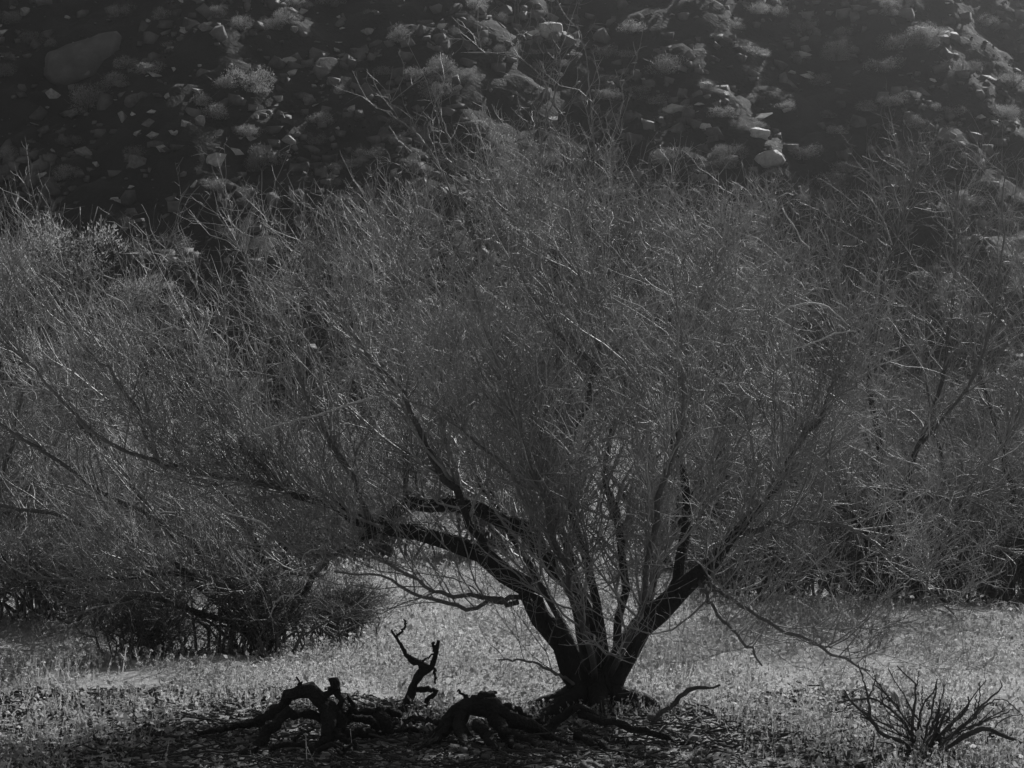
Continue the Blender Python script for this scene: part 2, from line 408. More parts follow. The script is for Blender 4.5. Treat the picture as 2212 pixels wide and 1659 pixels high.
build_tree('spreading_tree', 'low many stemmed leafless tree, dark at the foot, left of the forked trunk', left_limbs, 22.0, (lc[0], 22.0),
           dict(bark=M['bark'], limb=M['limb'], twig=M['twig_far']), (11.5, 8.5, 5.2),
           dict(L2=(.8, 1.7), L3=(.35, .8), L4=(.1, .25), up2=.5, trop2=.09, up3=.3, trop3=.06, out=.5, cz=.6, t0=.12, r=.15))

# tree behind on the right
right_limbs = [
    [(1900, 1290, 0, 22), (1895, 1120, 0, 20), (1900, 960, 0, 16), (1880, 820, .2, 12), (1910, 600, .4, 8), (1985, 350, .6, 4)],
    [(1910, 1285, .2, 16), (1930, 1120, .5, 14), (1990, 960, .8, 11), (2050, 720, 1.1, 8), (2070, 410, 1.3, 4)],
    [(1895, 1200, -.1, 14), (1840, 1110, -.4, 12), (1760, 1090, -.8, 9), (1680, 1120, -1.2, 6)],
    [(1890, 1240, .1, 14), (1820, 1060, .6, 12), (1740, 880, 1.0, 9), (1700, 680, 1.3, 6), (1690, 520, 1.5, 4)],
    [(1900, 1120, -.2, 13), (1970, 1080, -.8, 11), (2080, 1080, -1.3, 8), (2200, 1130, -1.7, 5)],
    [(1920, 1260, .2, 13), (2040, 1120, .4, 11), (2160, 960, .6, 8), (2260, 760, .8, 5), (2300, 560, 1.0, 3)],
    [(1890, 1270, -.2, 11), (1800, 1220, -.8, 9), (1700, 1200, -1.2, 7), (1600, 1230, -1.6, 4)],
    [(1910, 1275, -.2, 11), (2010, 1210, -.8, 9), (2120, 1180, -1.2, 7), (2240, 1210, -1.6, 4)],
    [(1890, 1000, .2, 9), (1830, 850, .4, 8), (1790, 660, .5, 6), (1800, 480, .7, 4)],
    [(1990, 960, .8, 8), (2110, 800, .5, 7), (2160, 580, .3, 5), (2170, 350, .2, 3)],
]
rc = at(1902, 1295, 26.5)
build_tree('upright_tree', 'tall leafless tree veiled in haze, right of the forked trunk', right_limbs, 26.5, (rc[0], 26.5),
           dict(bark=M['bark'], limb=M['limb'], twig=M['twig_far']), (10.5, 8.2, 4.2),
           dict(L2=(.9, 1.9), L3=(.4, .9), L4=(.12, .3), up2=.6, trop2=.1, up3=.35, trop3=.07, out=.4, cz=1.0, t0=.15, r=.18, rs=.48))

edge_limbs = [
    [(-40, 1330, 0, 14), (-30, 1150, .1, 12), (20, 980, .2, 9), (60, 800, .3, 6), (90, 640, .4, 3)],
    [(-30, 1330, .1, 12), (80, 1180, .4, 10), (190, 1020, .7, 8), (260, 860, .9, 5), (300, 720, 1.0, 3)],
    [(-30, 1325, -.1, 12), (60, 1220, -.4, 10), (190, 1140, -.8, 8), (320, 1090, -1.1, 5), (420, 1060, -1.3, 3)],
    [(-50, 1330, .2, 12), (-90, 1120, .4, 10), (-60, 900, .6, 8), (0, 700, .8, 5), (20, 560, .9, 3)],
    [(-40, 1330, .3, 11), (30, 1120, .9, 9), (120, 960, 1.4, 7), (170, 780, 1.7, 4), (190, 660, 1.9, 3)]]
ec = at(-38, 1335, 25.0)
build_tree('slender_tree', 'slender leafless tree just behind the low many stemmed tree', edge_limbs, 25.0, (ec[0], 25.0),
           dict(bark=M['bark'], limb=M['limb'], twig=M['twig_far']), (10, 8, 4.5),
           dict(L2=(.9, 1.9), L3=(.4, .9), L4=(.12, .3), up2=.5, trop2=.09, up3=.3, trop3=.06, out=.45, cz=1.0, t0=.12, r=.15, rs=.5))
far_limbs = [
    [(2180, 1270, 0, 12), (2190, 1130, .1, 11), (2170, 980, .2, 8), (2120, 820, .3, 6), (2090, 640, .4, 3)],
    [(2185, 1270, .1, 11), (2230, 1120, .4, 9), (2260, 960, .7, 7), (2230, 760, .9, 5), (2200, 580, 1.0, 3)],
    [(2180, 1265, -.1, 11), (2110, 1160, -.4, 9), (2040, 1020, -.8, 7), (2010, 880, -1.1, 5), (1990, 740, -1.2, 3)],
    [(2180, 1265, -.1, 10), (2080, 1200, -.6, 8), (1980, 1150, -1.0, 6), (1880, 1140, -1.3, 3)],
    [(2190, 1265, 0, 10), (2290, 1160, -.4, 8), (2340, 1000, -.7, 6), (2330, 820, -.9, 3)]]
fc = at(2182, 1275, 29.5)
build_tree('small_tree', 'small leafless tree deep in haze beyond the tall tree', far_limbs, 29.5, (fc[0], 29.5),
           dict(bark=M['bark'], limb=M['limb'], twig=M['twig_far']), (8, 7, 4),
           dict(L2=(1.0, 2.0), L3=(.4, 1.0), L4=(.14, .32), up2=.55, trop2=.1, up3=.3, trop3=.06, out=.45, cz=1.0, t0=.12, r=.15))
mid_limbs = [
    [(1480, 1265, 0, 12), (1470, 1120, .1, 10), (1440, 980, .2, 8), (1400, 800, .3, 5), (1380, 640, .4, 3)],
    [(1485, 1265, 0, 12), (1540, 1120, .3, 10), (1580, 960, .6, 8), (1610, 780, .8, 5), (1600, 600, .9, 3)],
    [(1480, 1262, -.1, 10), (1400, 1180, -.5, 8), (1300, 1110, -.9, 6), (1180, 1080, -1.2, 3)],
    [(1475, 1262, .1, 10), (1380, 1120, .6, 8), (1280, 960, 1, 6), (1210, 800, 1.3, 3)],
    [(1490, 1262, 0, 10), (1600, 1180, -.4, 8), (1700, 1080, -.7, 6), (1760, 940, -.9, 3)]]
mc = at(1482, 1270, 30.5)
build_tree('thin_tree', 'leafless tree standing behind the right bough of the forked tree', mid_limbs, 30.5, (mc[0], 30.5),
           dict(bark=M['bark'], limb=M['limb'], twig=M['twig_far']), (6, 7, 4),
           dict(L2=(1.0, 2.0), L3=(.4, 1.0), L4=(.14, .32), up2=.55, trop2=.1, up3=.3, trop3=.06, out=.45, cz=1.0, t0=.15, r=.15))

# sunlit highlights in the crowns: painted as pale bare branches among the twigs
def wood(name, label, cat, paths, Y0, m, group=None, part='branch', sides=8, rough=.12, wob=.012, K=16, rest=True):
    """a piece of wood: its first path is the main stem, the others fork off it"""
    arr = []
    for L in paths:
        rows = [[*at(px, py, Y0 + dy), r * (Y0 + dy) / FPX] for (px, py, dy, r) in L]
        A = smooth_path(rows, K)
        A[:, :3] += np.concatenate([np.zeros((1, 3)), rng.normal(size=(K - 1, 3)) * wob])
        A[:, 3] *= rng.uniform(.85, 1.18, K)
        if rest: A[:, 2] = np.maximum(A[:, 2], ground_z(A[:, 0], A[:, 1]) + .25 * A[:, 3])
        arr.append(A)
    b = arr[0][0, :3].copy(); b[2] = float(ground_z(b[0], b[1])) if rest else b[2]
    root = link(name, None, None, None, tuple(b)); tag(root, label, cat, group)
    for i, A in enumerate(arr):
        me = join_tubes(part, [tubes(A[None, :, :3] - b, A[None, :, 3], sides, rough)])
        link('stem' if i == 0 else part, me, m, root)
    return root

tree0 = bpy.data.objects['bare_tree']
for a_, l_ in ((-2.6, .9), (-1.7, .6), (-.5, .8), (.5, .55), (2.9, .7), (-3.6, .5)):
    t_ = np.linspace(0, 1, 9)
    rp = np.stack([np.cos(a_ + .5 * t_) * (.1 + l_ * t_), np.sin(a_ + .5 * t_) * (.1 + l_ * t_), .16 * (1 - t_) ** 1.6 - .03 * t_], -1) + rng.normal(size=(9, 3)) * .01
    link('root', join_tubes('root', [tubes(rp[None], (.075 * (1 - t_) + .015)[None], 8, .12)]), M['bark'], tree0)
for pts, dy in (
    ([(560, 930, 4), (640, 905, 5), (720, 888, 6), (785, 860, 7), (850, 855, 7), (885, 890, 8), (960, 960, 9)], -1.3),
    ([(320, 725, 3), (345, 716, 4), (372, 708, 4), (410, 712, 3)], -.6),
    ([(1660, 690, 3), (1690, 672, 4), (1735, 655, 5), (1785, 662, 4), (1830, 700, 3)], -2.0),
    ([(1690, 760, 3), (1755, 742, 4), (1800, 720, 4.5), (1850, 715, 3)], -2.0),
    ([(905, 1050, 4), (912, 1020, 4.5), (938, 1000, 5), (952, 982, 4)], -1.0),
    ([(580, 1335, 3.5), (594, 1302, 4), (618, 1286, 4.5), (650, 1292, 3.5)], -.7),
    ([(1345, 680, 4), (1370, 712, 4.5), (1395, 755, 4.5), (1430, 780, 3), (1460, 800, 2.5)], -2.2),
    ([(1690, 450, 3), (1720, 500, 3), (1750, 540, 2.5)], -1.5),
    ([(830, 600, 3), (850, 590, 3), (880, 640, 4), (930, 690, 5)], -1.6),
    ([(1030, 596, 3), (1060, 598, 3.5), (1090, 602, 3)], -1.9),
    ([(1895, 845, 3), (1903, 812, 3.5), (1935, 832, 3)], -1.6),
    ([(1220, 800, 3), (1245, 825, 4), (1272, 842, 5)], -.8),
    ([(430, 1080, 3), (500, 1110, 4), (560, 1125, 4), (590, 1150, 3)], -1.0),
    ([(620, 1300, 2.5), (660, 1250, 3.5), (655, 1200, 3.5), (700, 1180, 3)], -.9)):
    A = smooth_path([[*at(x, y, TY + dy * .7), r * .42 * (TY + dy * .7) / FPX] for x, y, r in pts], 12)
    A[1:, :3] += rng.normal(size=(11, 3)) * .006
    b0 = np.array(tree0.location)
    link('highlight_branch', join_tubes('highlight_branch', [tubes(A[None, :, :3] - b0, A[None, :, 3], 6, .1)]), M['highlight_wood'], tree0)

# ------------------------------------------------------------------ blackened wood on the ground
def c7(*pts): return [(406.7 + .3677 * x, 1321.6 + .3677 * y, dy, r) for (x, y, dy, r) in pts]
def c6(*pts): return [(1106 + .5 * x, 1118.6 + .5 * y, dy, r) for (x, y, dy, r) in pts]
def c8(*pts): return [(1695 + .2342 * x, 1322 + .2342 * y, dy, r * .52) for (x, y, dy, r) in pts]
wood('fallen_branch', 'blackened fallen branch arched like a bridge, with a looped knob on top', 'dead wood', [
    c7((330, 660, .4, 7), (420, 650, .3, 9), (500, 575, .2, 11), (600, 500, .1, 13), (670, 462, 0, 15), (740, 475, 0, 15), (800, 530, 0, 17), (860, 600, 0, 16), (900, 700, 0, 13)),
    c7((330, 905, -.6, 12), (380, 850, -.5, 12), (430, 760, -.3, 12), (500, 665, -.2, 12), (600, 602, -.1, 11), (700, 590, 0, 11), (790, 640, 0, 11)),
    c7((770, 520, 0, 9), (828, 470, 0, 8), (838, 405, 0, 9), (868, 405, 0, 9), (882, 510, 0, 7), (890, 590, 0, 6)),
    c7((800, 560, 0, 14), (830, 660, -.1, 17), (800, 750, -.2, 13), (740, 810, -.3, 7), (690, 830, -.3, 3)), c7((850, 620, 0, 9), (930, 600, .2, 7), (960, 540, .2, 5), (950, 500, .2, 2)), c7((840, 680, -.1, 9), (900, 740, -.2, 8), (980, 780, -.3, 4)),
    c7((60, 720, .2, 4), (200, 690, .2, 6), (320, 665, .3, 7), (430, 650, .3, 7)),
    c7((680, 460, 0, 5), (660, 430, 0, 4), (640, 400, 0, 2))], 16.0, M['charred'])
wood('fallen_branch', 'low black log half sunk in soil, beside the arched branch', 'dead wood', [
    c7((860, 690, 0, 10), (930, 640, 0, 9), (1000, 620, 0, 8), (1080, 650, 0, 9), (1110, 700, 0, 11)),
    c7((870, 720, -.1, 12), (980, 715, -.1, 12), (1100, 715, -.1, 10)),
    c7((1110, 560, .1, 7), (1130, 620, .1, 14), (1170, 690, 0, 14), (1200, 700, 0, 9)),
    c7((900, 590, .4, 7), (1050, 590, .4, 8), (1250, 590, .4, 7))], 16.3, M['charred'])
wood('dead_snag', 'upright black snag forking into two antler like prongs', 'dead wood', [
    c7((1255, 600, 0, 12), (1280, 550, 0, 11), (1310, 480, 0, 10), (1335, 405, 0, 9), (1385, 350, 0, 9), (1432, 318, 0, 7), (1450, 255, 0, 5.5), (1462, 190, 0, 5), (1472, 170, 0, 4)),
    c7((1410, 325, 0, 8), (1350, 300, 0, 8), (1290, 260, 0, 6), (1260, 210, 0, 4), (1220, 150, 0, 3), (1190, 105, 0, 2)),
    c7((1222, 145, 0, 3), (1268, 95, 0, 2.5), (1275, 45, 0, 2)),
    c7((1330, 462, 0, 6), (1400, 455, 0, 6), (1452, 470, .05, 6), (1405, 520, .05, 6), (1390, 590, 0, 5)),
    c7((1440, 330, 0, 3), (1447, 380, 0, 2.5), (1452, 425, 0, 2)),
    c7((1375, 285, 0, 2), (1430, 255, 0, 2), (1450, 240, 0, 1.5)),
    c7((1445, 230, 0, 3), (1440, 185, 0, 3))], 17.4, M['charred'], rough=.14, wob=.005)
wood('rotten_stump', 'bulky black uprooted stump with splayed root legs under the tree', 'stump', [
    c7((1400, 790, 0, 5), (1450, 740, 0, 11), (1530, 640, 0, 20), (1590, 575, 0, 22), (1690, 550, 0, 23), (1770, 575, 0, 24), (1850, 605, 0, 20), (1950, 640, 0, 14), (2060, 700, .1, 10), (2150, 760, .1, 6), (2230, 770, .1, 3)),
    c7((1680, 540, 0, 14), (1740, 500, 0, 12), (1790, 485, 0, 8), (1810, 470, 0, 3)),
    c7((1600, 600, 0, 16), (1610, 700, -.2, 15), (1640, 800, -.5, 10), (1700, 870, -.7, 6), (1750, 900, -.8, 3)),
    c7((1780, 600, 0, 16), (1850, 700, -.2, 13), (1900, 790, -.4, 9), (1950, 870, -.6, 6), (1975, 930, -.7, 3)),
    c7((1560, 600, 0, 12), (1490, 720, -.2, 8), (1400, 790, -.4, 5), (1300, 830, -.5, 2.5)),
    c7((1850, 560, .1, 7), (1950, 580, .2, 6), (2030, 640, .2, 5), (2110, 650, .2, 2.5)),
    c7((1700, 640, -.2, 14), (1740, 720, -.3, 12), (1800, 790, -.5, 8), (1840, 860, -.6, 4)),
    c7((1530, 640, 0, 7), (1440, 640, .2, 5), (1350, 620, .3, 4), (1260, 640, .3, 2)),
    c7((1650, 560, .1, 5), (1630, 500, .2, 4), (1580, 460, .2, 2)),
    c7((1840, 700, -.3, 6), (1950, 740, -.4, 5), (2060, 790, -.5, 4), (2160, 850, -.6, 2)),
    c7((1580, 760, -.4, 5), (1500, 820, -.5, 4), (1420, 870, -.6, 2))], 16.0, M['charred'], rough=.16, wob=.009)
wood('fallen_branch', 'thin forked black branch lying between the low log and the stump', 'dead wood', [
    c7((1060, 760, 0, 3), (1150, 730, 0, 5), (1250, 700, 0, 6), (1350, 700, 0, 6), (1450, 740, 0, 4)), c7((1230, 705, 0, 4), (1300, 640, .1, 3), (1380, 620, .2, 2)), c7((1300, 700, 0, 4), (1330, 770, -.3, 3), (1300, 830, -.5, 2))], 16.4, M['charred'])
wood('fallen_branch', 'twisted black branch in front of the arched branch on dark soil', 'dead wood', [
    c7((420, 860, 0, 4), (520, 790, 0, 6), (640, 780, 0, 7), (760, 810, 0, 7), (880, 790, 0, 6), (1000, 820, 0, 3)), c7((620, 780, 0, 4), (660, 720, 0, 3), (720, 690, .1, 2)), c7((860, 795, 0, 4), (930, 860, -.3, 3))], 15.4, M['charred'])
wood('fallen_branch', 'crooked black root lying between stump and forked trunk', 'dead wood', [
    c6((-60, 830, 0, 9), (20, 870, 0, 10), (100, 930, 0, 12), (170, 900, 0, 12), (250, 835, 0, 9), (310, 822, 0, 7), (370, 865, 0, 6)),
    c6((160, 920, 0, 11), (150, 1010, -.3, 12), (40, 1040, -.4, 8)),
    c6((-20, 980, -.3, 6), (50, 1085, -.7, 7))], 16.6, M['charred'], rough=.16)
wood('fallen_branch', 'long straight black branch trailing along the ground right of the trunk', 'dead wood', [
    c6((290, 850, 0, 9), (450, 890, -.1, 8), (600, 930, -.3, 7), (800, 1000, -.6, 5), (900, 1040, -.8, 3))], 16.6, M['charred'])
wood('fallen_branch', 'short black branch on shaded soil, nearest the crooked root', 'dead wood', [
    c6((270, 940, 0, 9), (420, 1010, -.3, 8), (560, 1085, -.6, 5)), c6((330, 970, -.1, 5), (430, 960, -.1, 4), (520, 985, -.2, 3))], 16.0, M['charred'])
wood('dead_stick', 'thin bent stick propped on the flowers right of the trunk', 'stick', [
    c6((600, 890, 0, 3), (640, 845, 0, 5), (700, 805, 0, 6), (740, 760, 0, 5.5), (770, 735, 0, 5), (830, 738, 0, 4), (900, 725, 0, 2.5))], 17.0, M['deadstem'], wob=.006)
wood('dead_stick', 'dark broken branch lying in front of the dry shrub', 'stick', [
    c8((270, 1270, 0, 3), (360, 1280, 0, 4), (450, 1350, -.1, 5), (560, 1390, -.2, 6), (700, 1440, -.3, 6), (820, 1480, -.4, 4))], 15.2, M['charred'])

# dry shrub
wood('dry_shrub', 'dead leafless shrub of splayed dark stems among pale flower heads', 'shrub', [
    c8((1200, 1340, 0, 12), (1170, 1200, 0, 9), (1180, 1000, 0, 6), (1200, 800, 0, 5), (1205, 680, 0, 4.5), (1120, 580, 0, 4), (1045, 490, 0, 2.5)),
    c8((1210, 1320, 0, 9), (1080, 1190, -.1, 9), (900, 1120, -.2, 9), (790, 980, -.3, 7), (690, 890, -.3, 6), (610, 830, -.3, 5), (570, 740, -.3, 2.5)),
    c8((620, 845, -.3, 3), (500, 920, -.3, 2.5), (420, 925, -.3, 1.8)),
    c8((780, 950, -.3, 7), (770, 810, -.3, 5), (740, 660, -.3, 3.5), (700, 540, -.3, 3), (680, 470, -.3, 2)),
    c8((770, 810, -.3, 4), (820, 700, -.3, 3), (840, 570, -.3, 2)),
    c8((1180, 1280, 0, 8), (1130, 1060, .1, 7), (1000, 920, .1, 5.5), (880, 820, .1, 5), (780, 795, .1, 4.5), (600, 820, .1, 4), (460, 840, .1, 3)),
    c8((905, 830, .1, 3), (895, 740, .1, 2.5), (880, 660, .1, 2)), c8((905, 805, .1, 3), (980, 765, .1, 2.5)),
    c8((1208, 720, 0, 3), (1225, 620, 0, 2.5), (1240, 540, 0, 2)),
    c8((1230, 1280, .1, 7), (1240, 1000, .1, 5), (1280, 850, .1, 4), (1400, 690, .1, 3), (1410, 610, .1, 2)),
    c8((1272, 870, .1, 3), (1270, 680, .1, 2)),
    c8((1260, 1300, -.1, 7), (1330, 1000, -.1, 5.5), (1390, 760, -.1, 4), (1400, 680, -.1, 2.5)),
    c8((1270, 1300, 0, 7), (1380, 1010, 0, 6), (1440, 840, 0, 4)),
    c8((1300, 1300, .1, 8), (1450, 1010, .1, 7), (1510, 885, .1, 5)),
    c8((1320, 1310, 0, 8), (1500, 1060, 0, 7), (1680, 900, 0, 5.5), (1700, 780, 0, 4)),
    c8((1350, 1310, 0, 9), (1600, 1080, 0, 8), (1760, 960, 0, 7), (1790, 880, 0, 5), (1920, 780, 0, 4), (2000, 680, 0, 3), (1980, 620, 0, 2)),
    c8((1785, 900, 0, 4), (1800, 780, 0, 3), (1800, 650, 0, 2)), c8((1755, 960, 0, 4), (1765, 760, 0, 2)),
    c8((1400, 1320, -.1, 11), (1650, 1150, -.2, 11), (1800, 1075, -.3, 11), (1880, 1070, -.3, 10), (2000, 1130, -.4, 9), (2150, 1190, -.4, 8), (2330, 1280, -.5, 6)),
    c8((1700, 1090, .1, 5), (1850, 1010, .1, 4), (2000, 950, .1, 3), (2110, 890, .1, 2)),
    c8((1760, 950, .1, 4), (1900, 830, .2, 3.5), (2000, 808, .2, 3), (2100, 860, .2, 2.5), (2200, 950, .2, 2)),
    c8((1850, 1220, .1, 3), (1950, 1050, .1, 3), (2050, 970, .1, 2.5), (2212, 955, .1, 2)),
    c8((1250, 1300, -.2, 6), (1350, 1150, -.2, 5), (1480, 1000, -.2, 3)), c8((1300, 1320, -.2, 6), (1480, 1200, -.3, 5), (1650, 1020, -.3, 3)),
    c8((1150, 1300, -.1, 5), (980, 1220, -.3, 4), (850, 1200, -.4, 3)), c8((820, 1120, -.2, 3), (818, 1250, -.3, 3), (820, 1380, -.3, 3)),
    c8((1200, 1330, .2, 6), (1100, 1150, .3, 5), (1040, 1020, .3, 3)), c8((850, 1060, -.2, 4), (740, 960, -.2, 3), (620, 910, -.2, 2)),
], 15.5, M['deadstem'], part='twig', sides=6, wob=.004)
ds = bpy.data.objects['dry_shrub']
_P = rng.normal(size=(16, 7, 3)) * .012
_e = np.stack([rng.uniform(-.55, .6, 16), rng.uniform(-.3, .3, 16), rng.uniform(.2, .55, 16)], -1)
_P += np.array([.12, 0, .02]) + _e[:, None, :] * np.linspace(0, 1, 7)[None, :, None]
_R = np.linspace(.008, .0035, 7)[None] * np.ones((16, 1))
_a = spawn(_P, _R, 6, .2, 1, .06, .25, 5, .7, .002, .004, .7, .7, .4, .15, .05)
link('fine_twigs', join_tubes('fine_twigs', [tubes(_P, _R, 5), tubes(_a[0], _a[1], 3)]), M['deadstem'], ds)['kind'] = 'stuff'

# ------------------------------------------------------------------ bushes under the trees (twiggy, low)
def bush_meshes(n, dens):
    h = w = 1.0
    P = np.zeros((n, 7, 3)); az = rng.uniform(0, 2 * np.pi, n); el = rng.uniform(.1, 1.0, n) ** .7
    L = rng.uniform(.6, 1.0, n)
    end = np.stack([np.cos(az) * np.cos(el * 1.5) * w, np.sin(az) * np.cos(el * 1.5) * w * .8, (np.sin(el * 1.5) * .9 + .08) * h], -1) * L[:, None]
    t = np.linspace(0, 1, 7)
    st = rng.normal(size=(n, 3)) * np.array([w * .25, w * .2, 0])
    P[:] = st[:, None] + end[:, None, :] * t[None, :, None]
    P[:, :, 2] += np.sin(t * np.pi)[None] * .12 * h
    P[:, 1:] += rng.normal(size=(n, 6, 3)) * .04 * h
    Rd = np.linspace(.016, .005, 7)[None] * rng.uniform(.7, 1.3, (n, 1))
    a = spawn(P, Rd, dens[0], .15, 1, .25 * h, .6 * h, 6, .6, .004, .008, .7, .8, .25, .2, .05, zmin=.01)
    c = spawn(a[0], a[1], dens[1], .1, 1, .08 * h, .3 * h, 4, .7, .0025, .005, .7, .9, .1, .25, .0, zmin=.01)
    return join_tubes('stems', [tubes(P, Rd, 4, 0, False)]), join_tubes('twigs', [tubes(a[0], a[1], 3, 0, False), tubes(c[0], c[1], 3, 0, False)])
BUSH = {}
for key, m in (('twig_dark', 'twig_dark'), ('twig_far', 'twig_far')):
    BUSH[key] = [bush_meshes(55, (10, 6)) for i in range(3)]
    for st_, tw_ in BUSH[key]: st_.materials.append(M['twig_dark']); tw_.materials.append(M[m])
def twig_bush(name, label, px, py, Yd, w, h, n=0, m=None, group=None, dens=None, key='twig_dark'):
    b = at(px, py, Yd); b[2] = float(ground_z(b[0], b[1]))
    root = link(name, None, None, None, tuple(b)); tag(root, label, 'bush', group)
    root.scale = (w, w, h); root.rotation_euler = (0, 0, random.uniform(0, 6.28))
    st_, tw_ = random.choice(BUSH[key])
    link('stems', st_, None, root); tag(link('twigs', tw_, None, root), kind='stuff')
    return root
twig_bush('twiggy_bush', 'dense dark tangle of twigs at the foot of the low many stemmed tree', 560, 1372, 21.6, 1.15, .95, 60, M['twig_dark'])
twig_bush('twiggy_bush', 'dark low bush touching the bright flowers, at the end of the dense tangle', 330, 1385, 21.0, .75, .55, 40, M['twig_dark'])
twig_bush('twiggy_bush', 'dark twig bush between the dense tangle and the arching low boughs', 730, 1345, 22.6, .7, .7, 36, M['twig_dark'])
G = 'dark bushes at the edge of the bright field'
for px, py, Yd, w, h, lb in ((1690, 1290, 27.2, 1.2, 1.15, 'broad hazy bush between the drooping bough and the tall tree'), (1850, 1300, 26.4, 1.1, 1.05, 'hazy twig bush hiding the foot of the tall tree'),
        (2000, 1296, 27.0, 1.2, 1.3, 'tallest hazy twig bush right beside the tall tree'), (2150, 1302, 26.8, 1.15, 1.15, 'hazy twig bush behind the dry shrub, second from the tall tree'),
        (1560, 1272, 28.2, 1.0, .8, 'smallest hazy bush, behind the right bough of the forked tree'), (2290, 1305, 26.9, 1.1, 1.2, 'hazy bush farthest from the tall tree')):
    twig_bush('hazy_bush', lb, px, py, Yd, w, h, 60, M['twig_dark'], G, (10, 5))

TG = 'grey twig thickets behind the trees'
for px, Yd, w, h, lb in ((60, 29, 1.7, 1.9, 'grey twig thicket behind the slender tree'), (260, 30, 1.8, 1.7, 'grey twig thicket behind the low bough, beside the slender tree'), (430, 28, 1.6, 1.6, 'grey twig thicket straight behind the dense dark tangle'),
        (620, 31, 1.8, 1.9, 'tall grey twig thicket beyond the low many stemmed tree'), (790, 33, 1.5, 1.3, 'low grey twig thicket beside a gap of bright ground'), (1080, 34, 1.6, 1.5, 'grey twig thicket beyond the second arched bough'),
        (1560, 32, 1.8, 1.9, 'grey twig thicket beside the rear tree'), (1700, 31, 1.8, 1.8, 'grey hazy thicket between the rear tree and tall tree'), (1830, 33, 1.9, 2.1, 'tall hazy thicket straight behind the tall tree'),
        (1990, 31, 1.6, 1.7, 'hazy thicket between the tall tree and small far tree'), (2120, 34, 1.8, 1.9, 'hazy thicket behind the small far tree'), (2260, 31, 1.7, 1.8, 'hazy thicket beyond the small far tree, away from the tall tree'),
        (120, 24, 1.3, 1.0, 'low grey twig thicket at the foot of the slender tree'), (300, 23.5, 1.2, .9, 'low grey twig thicket between the slender tree and the dense dark tangle'),
        (900, 41, 2.2, 1.7, 'far grey thicket at the foot of the slope past the second arched bough'), (40, 41, 2.2, 2.0, 'far grey thicket at the foot of the slope behind the slender tree'), (1900, 42, 2.2, 2.0, 'far hazy thicket at the foot of the slope behind the tall tree'), (2050, 44, 2.2, 1.9, 'far hazy thicket where the slope draws back'), (2200, 42, 2.2, 2.0, 'far hazy thicket seen past the small far tree')):
    twig_bush('twig_thicket', lb, px, 1200, Yd, w, h, group=TG, key='twig_far')

# ------------------------------------------------------------------ leafy shrubs on the slope
MARKS = [('great rounded boulder', 178, 112), ('long slab boulder', 468, 338), ('tall tufted shrub', 545, 165), ('ball shaped shrub', 272, 130), ('smooth squarish boulder', 1190, 60),
         ('broad pale block', 1456, 230), ('large domed rock', 1662, 338), ('flat white topped rock', 1735, 118), ('slim upright stone', 840, 206), ('pale oblong rock', 630, 128),
         ('ragged broad shrub', 190, 205), ('loaf shaped rock', 290, 213), ('long pale ledge', 1640, 254)]
def where(px, py):
    n, mx, my = min(MARKS, key=lambda m: math.hypot(m[1] - px, m[2] - py))
    d = math.hypot(mx - px, my - py)
    if d < 70: rel = 'close beside' if abs(my - py) < 30 else ('close above' if py < my else 'close below')
    elif d > 220: rel = 'far upslope of' if py < my - 60 else ('far downslope of' if py > my + 60 else 'far across the slope from')
    else: rel = 'upslope of' if py < my - 40 else ('downslope of' if py > my + 40 else 'across the slope from')
    return rel + ' the ' + n
def leaf_dome(n, size, rx=1.0, rz=.8, seed=0):
    g = np.random.default_rng(seed)
    k = 9
    cen = np.stack([g.normal(size=k) * .38 * rx, g.normal(size=k) * .32 * rx, g.uniform(.2, .75, k) * rz], -1)
    cr = g.uniform(.28, .5, k)
    w = g.integers(0, k, n)
    d = nrm(g.normal(size=(n, 3)))
    p = cen[w] + d * (cr[w] * g.uniform(.35, 1.12, n) ** .6)[:, None]
    p[:, 2] = np.abs(p[:, 2]) + .02
    ax = nrm(d + g.normal(size=(n, 3)) * .6 + np.array([0, 0, .6])); sd = nrm(np.cross(ax, g.normal(size=(n, 3))))
    L = size * g.uniform(.6, 1.6, n)[:, None]; W = size * .28 * g.uniform(.7, 1.3, n)[:, None]
    V = np.stack([p - sd * W, p + sd * W, p + ax * L * 1.6], 1).reshape(-1, 3)
    return mesh_np('foliage', V, np.arange(3 * n).reshape(-1, 3))
def stem_fan(seed):
    g = np.random.default_rng(seed); n = 14
    e = np.stack([g.normal(size=n) * .4, g.normal(size=n) * .35, g.uniform(.5, 1.0, n)], -1)
    t = np.linspace(0, 1, 5)
    P = e[:, None, :] * t[None, :, None] + g.normal(size=(n, 5, 3)) * .03 * t[None, :, None]
    return join_tubes('stems', [tubes(P, np.linspace(.02, .006, 5)[None] * np.ones((n, 1)), 4)])
domes = [leaf_dome(3200, .034, seed=40 + i) for i in range(6)]
pdomes = [leaf_dome(3200, .034, seed=70 + i) for i in range(3)]
fans = [stem_fan(90 + i) for i in range(3)]
for d in domes: d.materials.append(M['leaf'])
for d in pdomes: d.materials.append(M['pale_leaf'])
for d in fans: d.materials.append(M['twig_dark'])
def slope_shrub(px, py, w, label, pale=False, group=None, hk=1.0):
    """w: width in picture pixels; (px, py) its middle"""
    p = on_ground(px, py + w * .3); r = w / FPX * p[1] * .5 * 1.05
    i = random.randrange(100)
    root = link('fuzzy_shrub', None, None, None, (p[0], p[1], p[2] - .04 * r))
    root.scale = (r, r, r * hk); root.rotation_euler = (0, 0, random.uniform(0, 6.28))
    tag(root, label, 'shrub', group)
    link('foliage', (pdomes if pale else domes)[i % (3 if pale else 6)], None, root)
    link('stems', fans[i % 3], None, root)
    return root
SG = 'shrubs dotted over the stony slope'
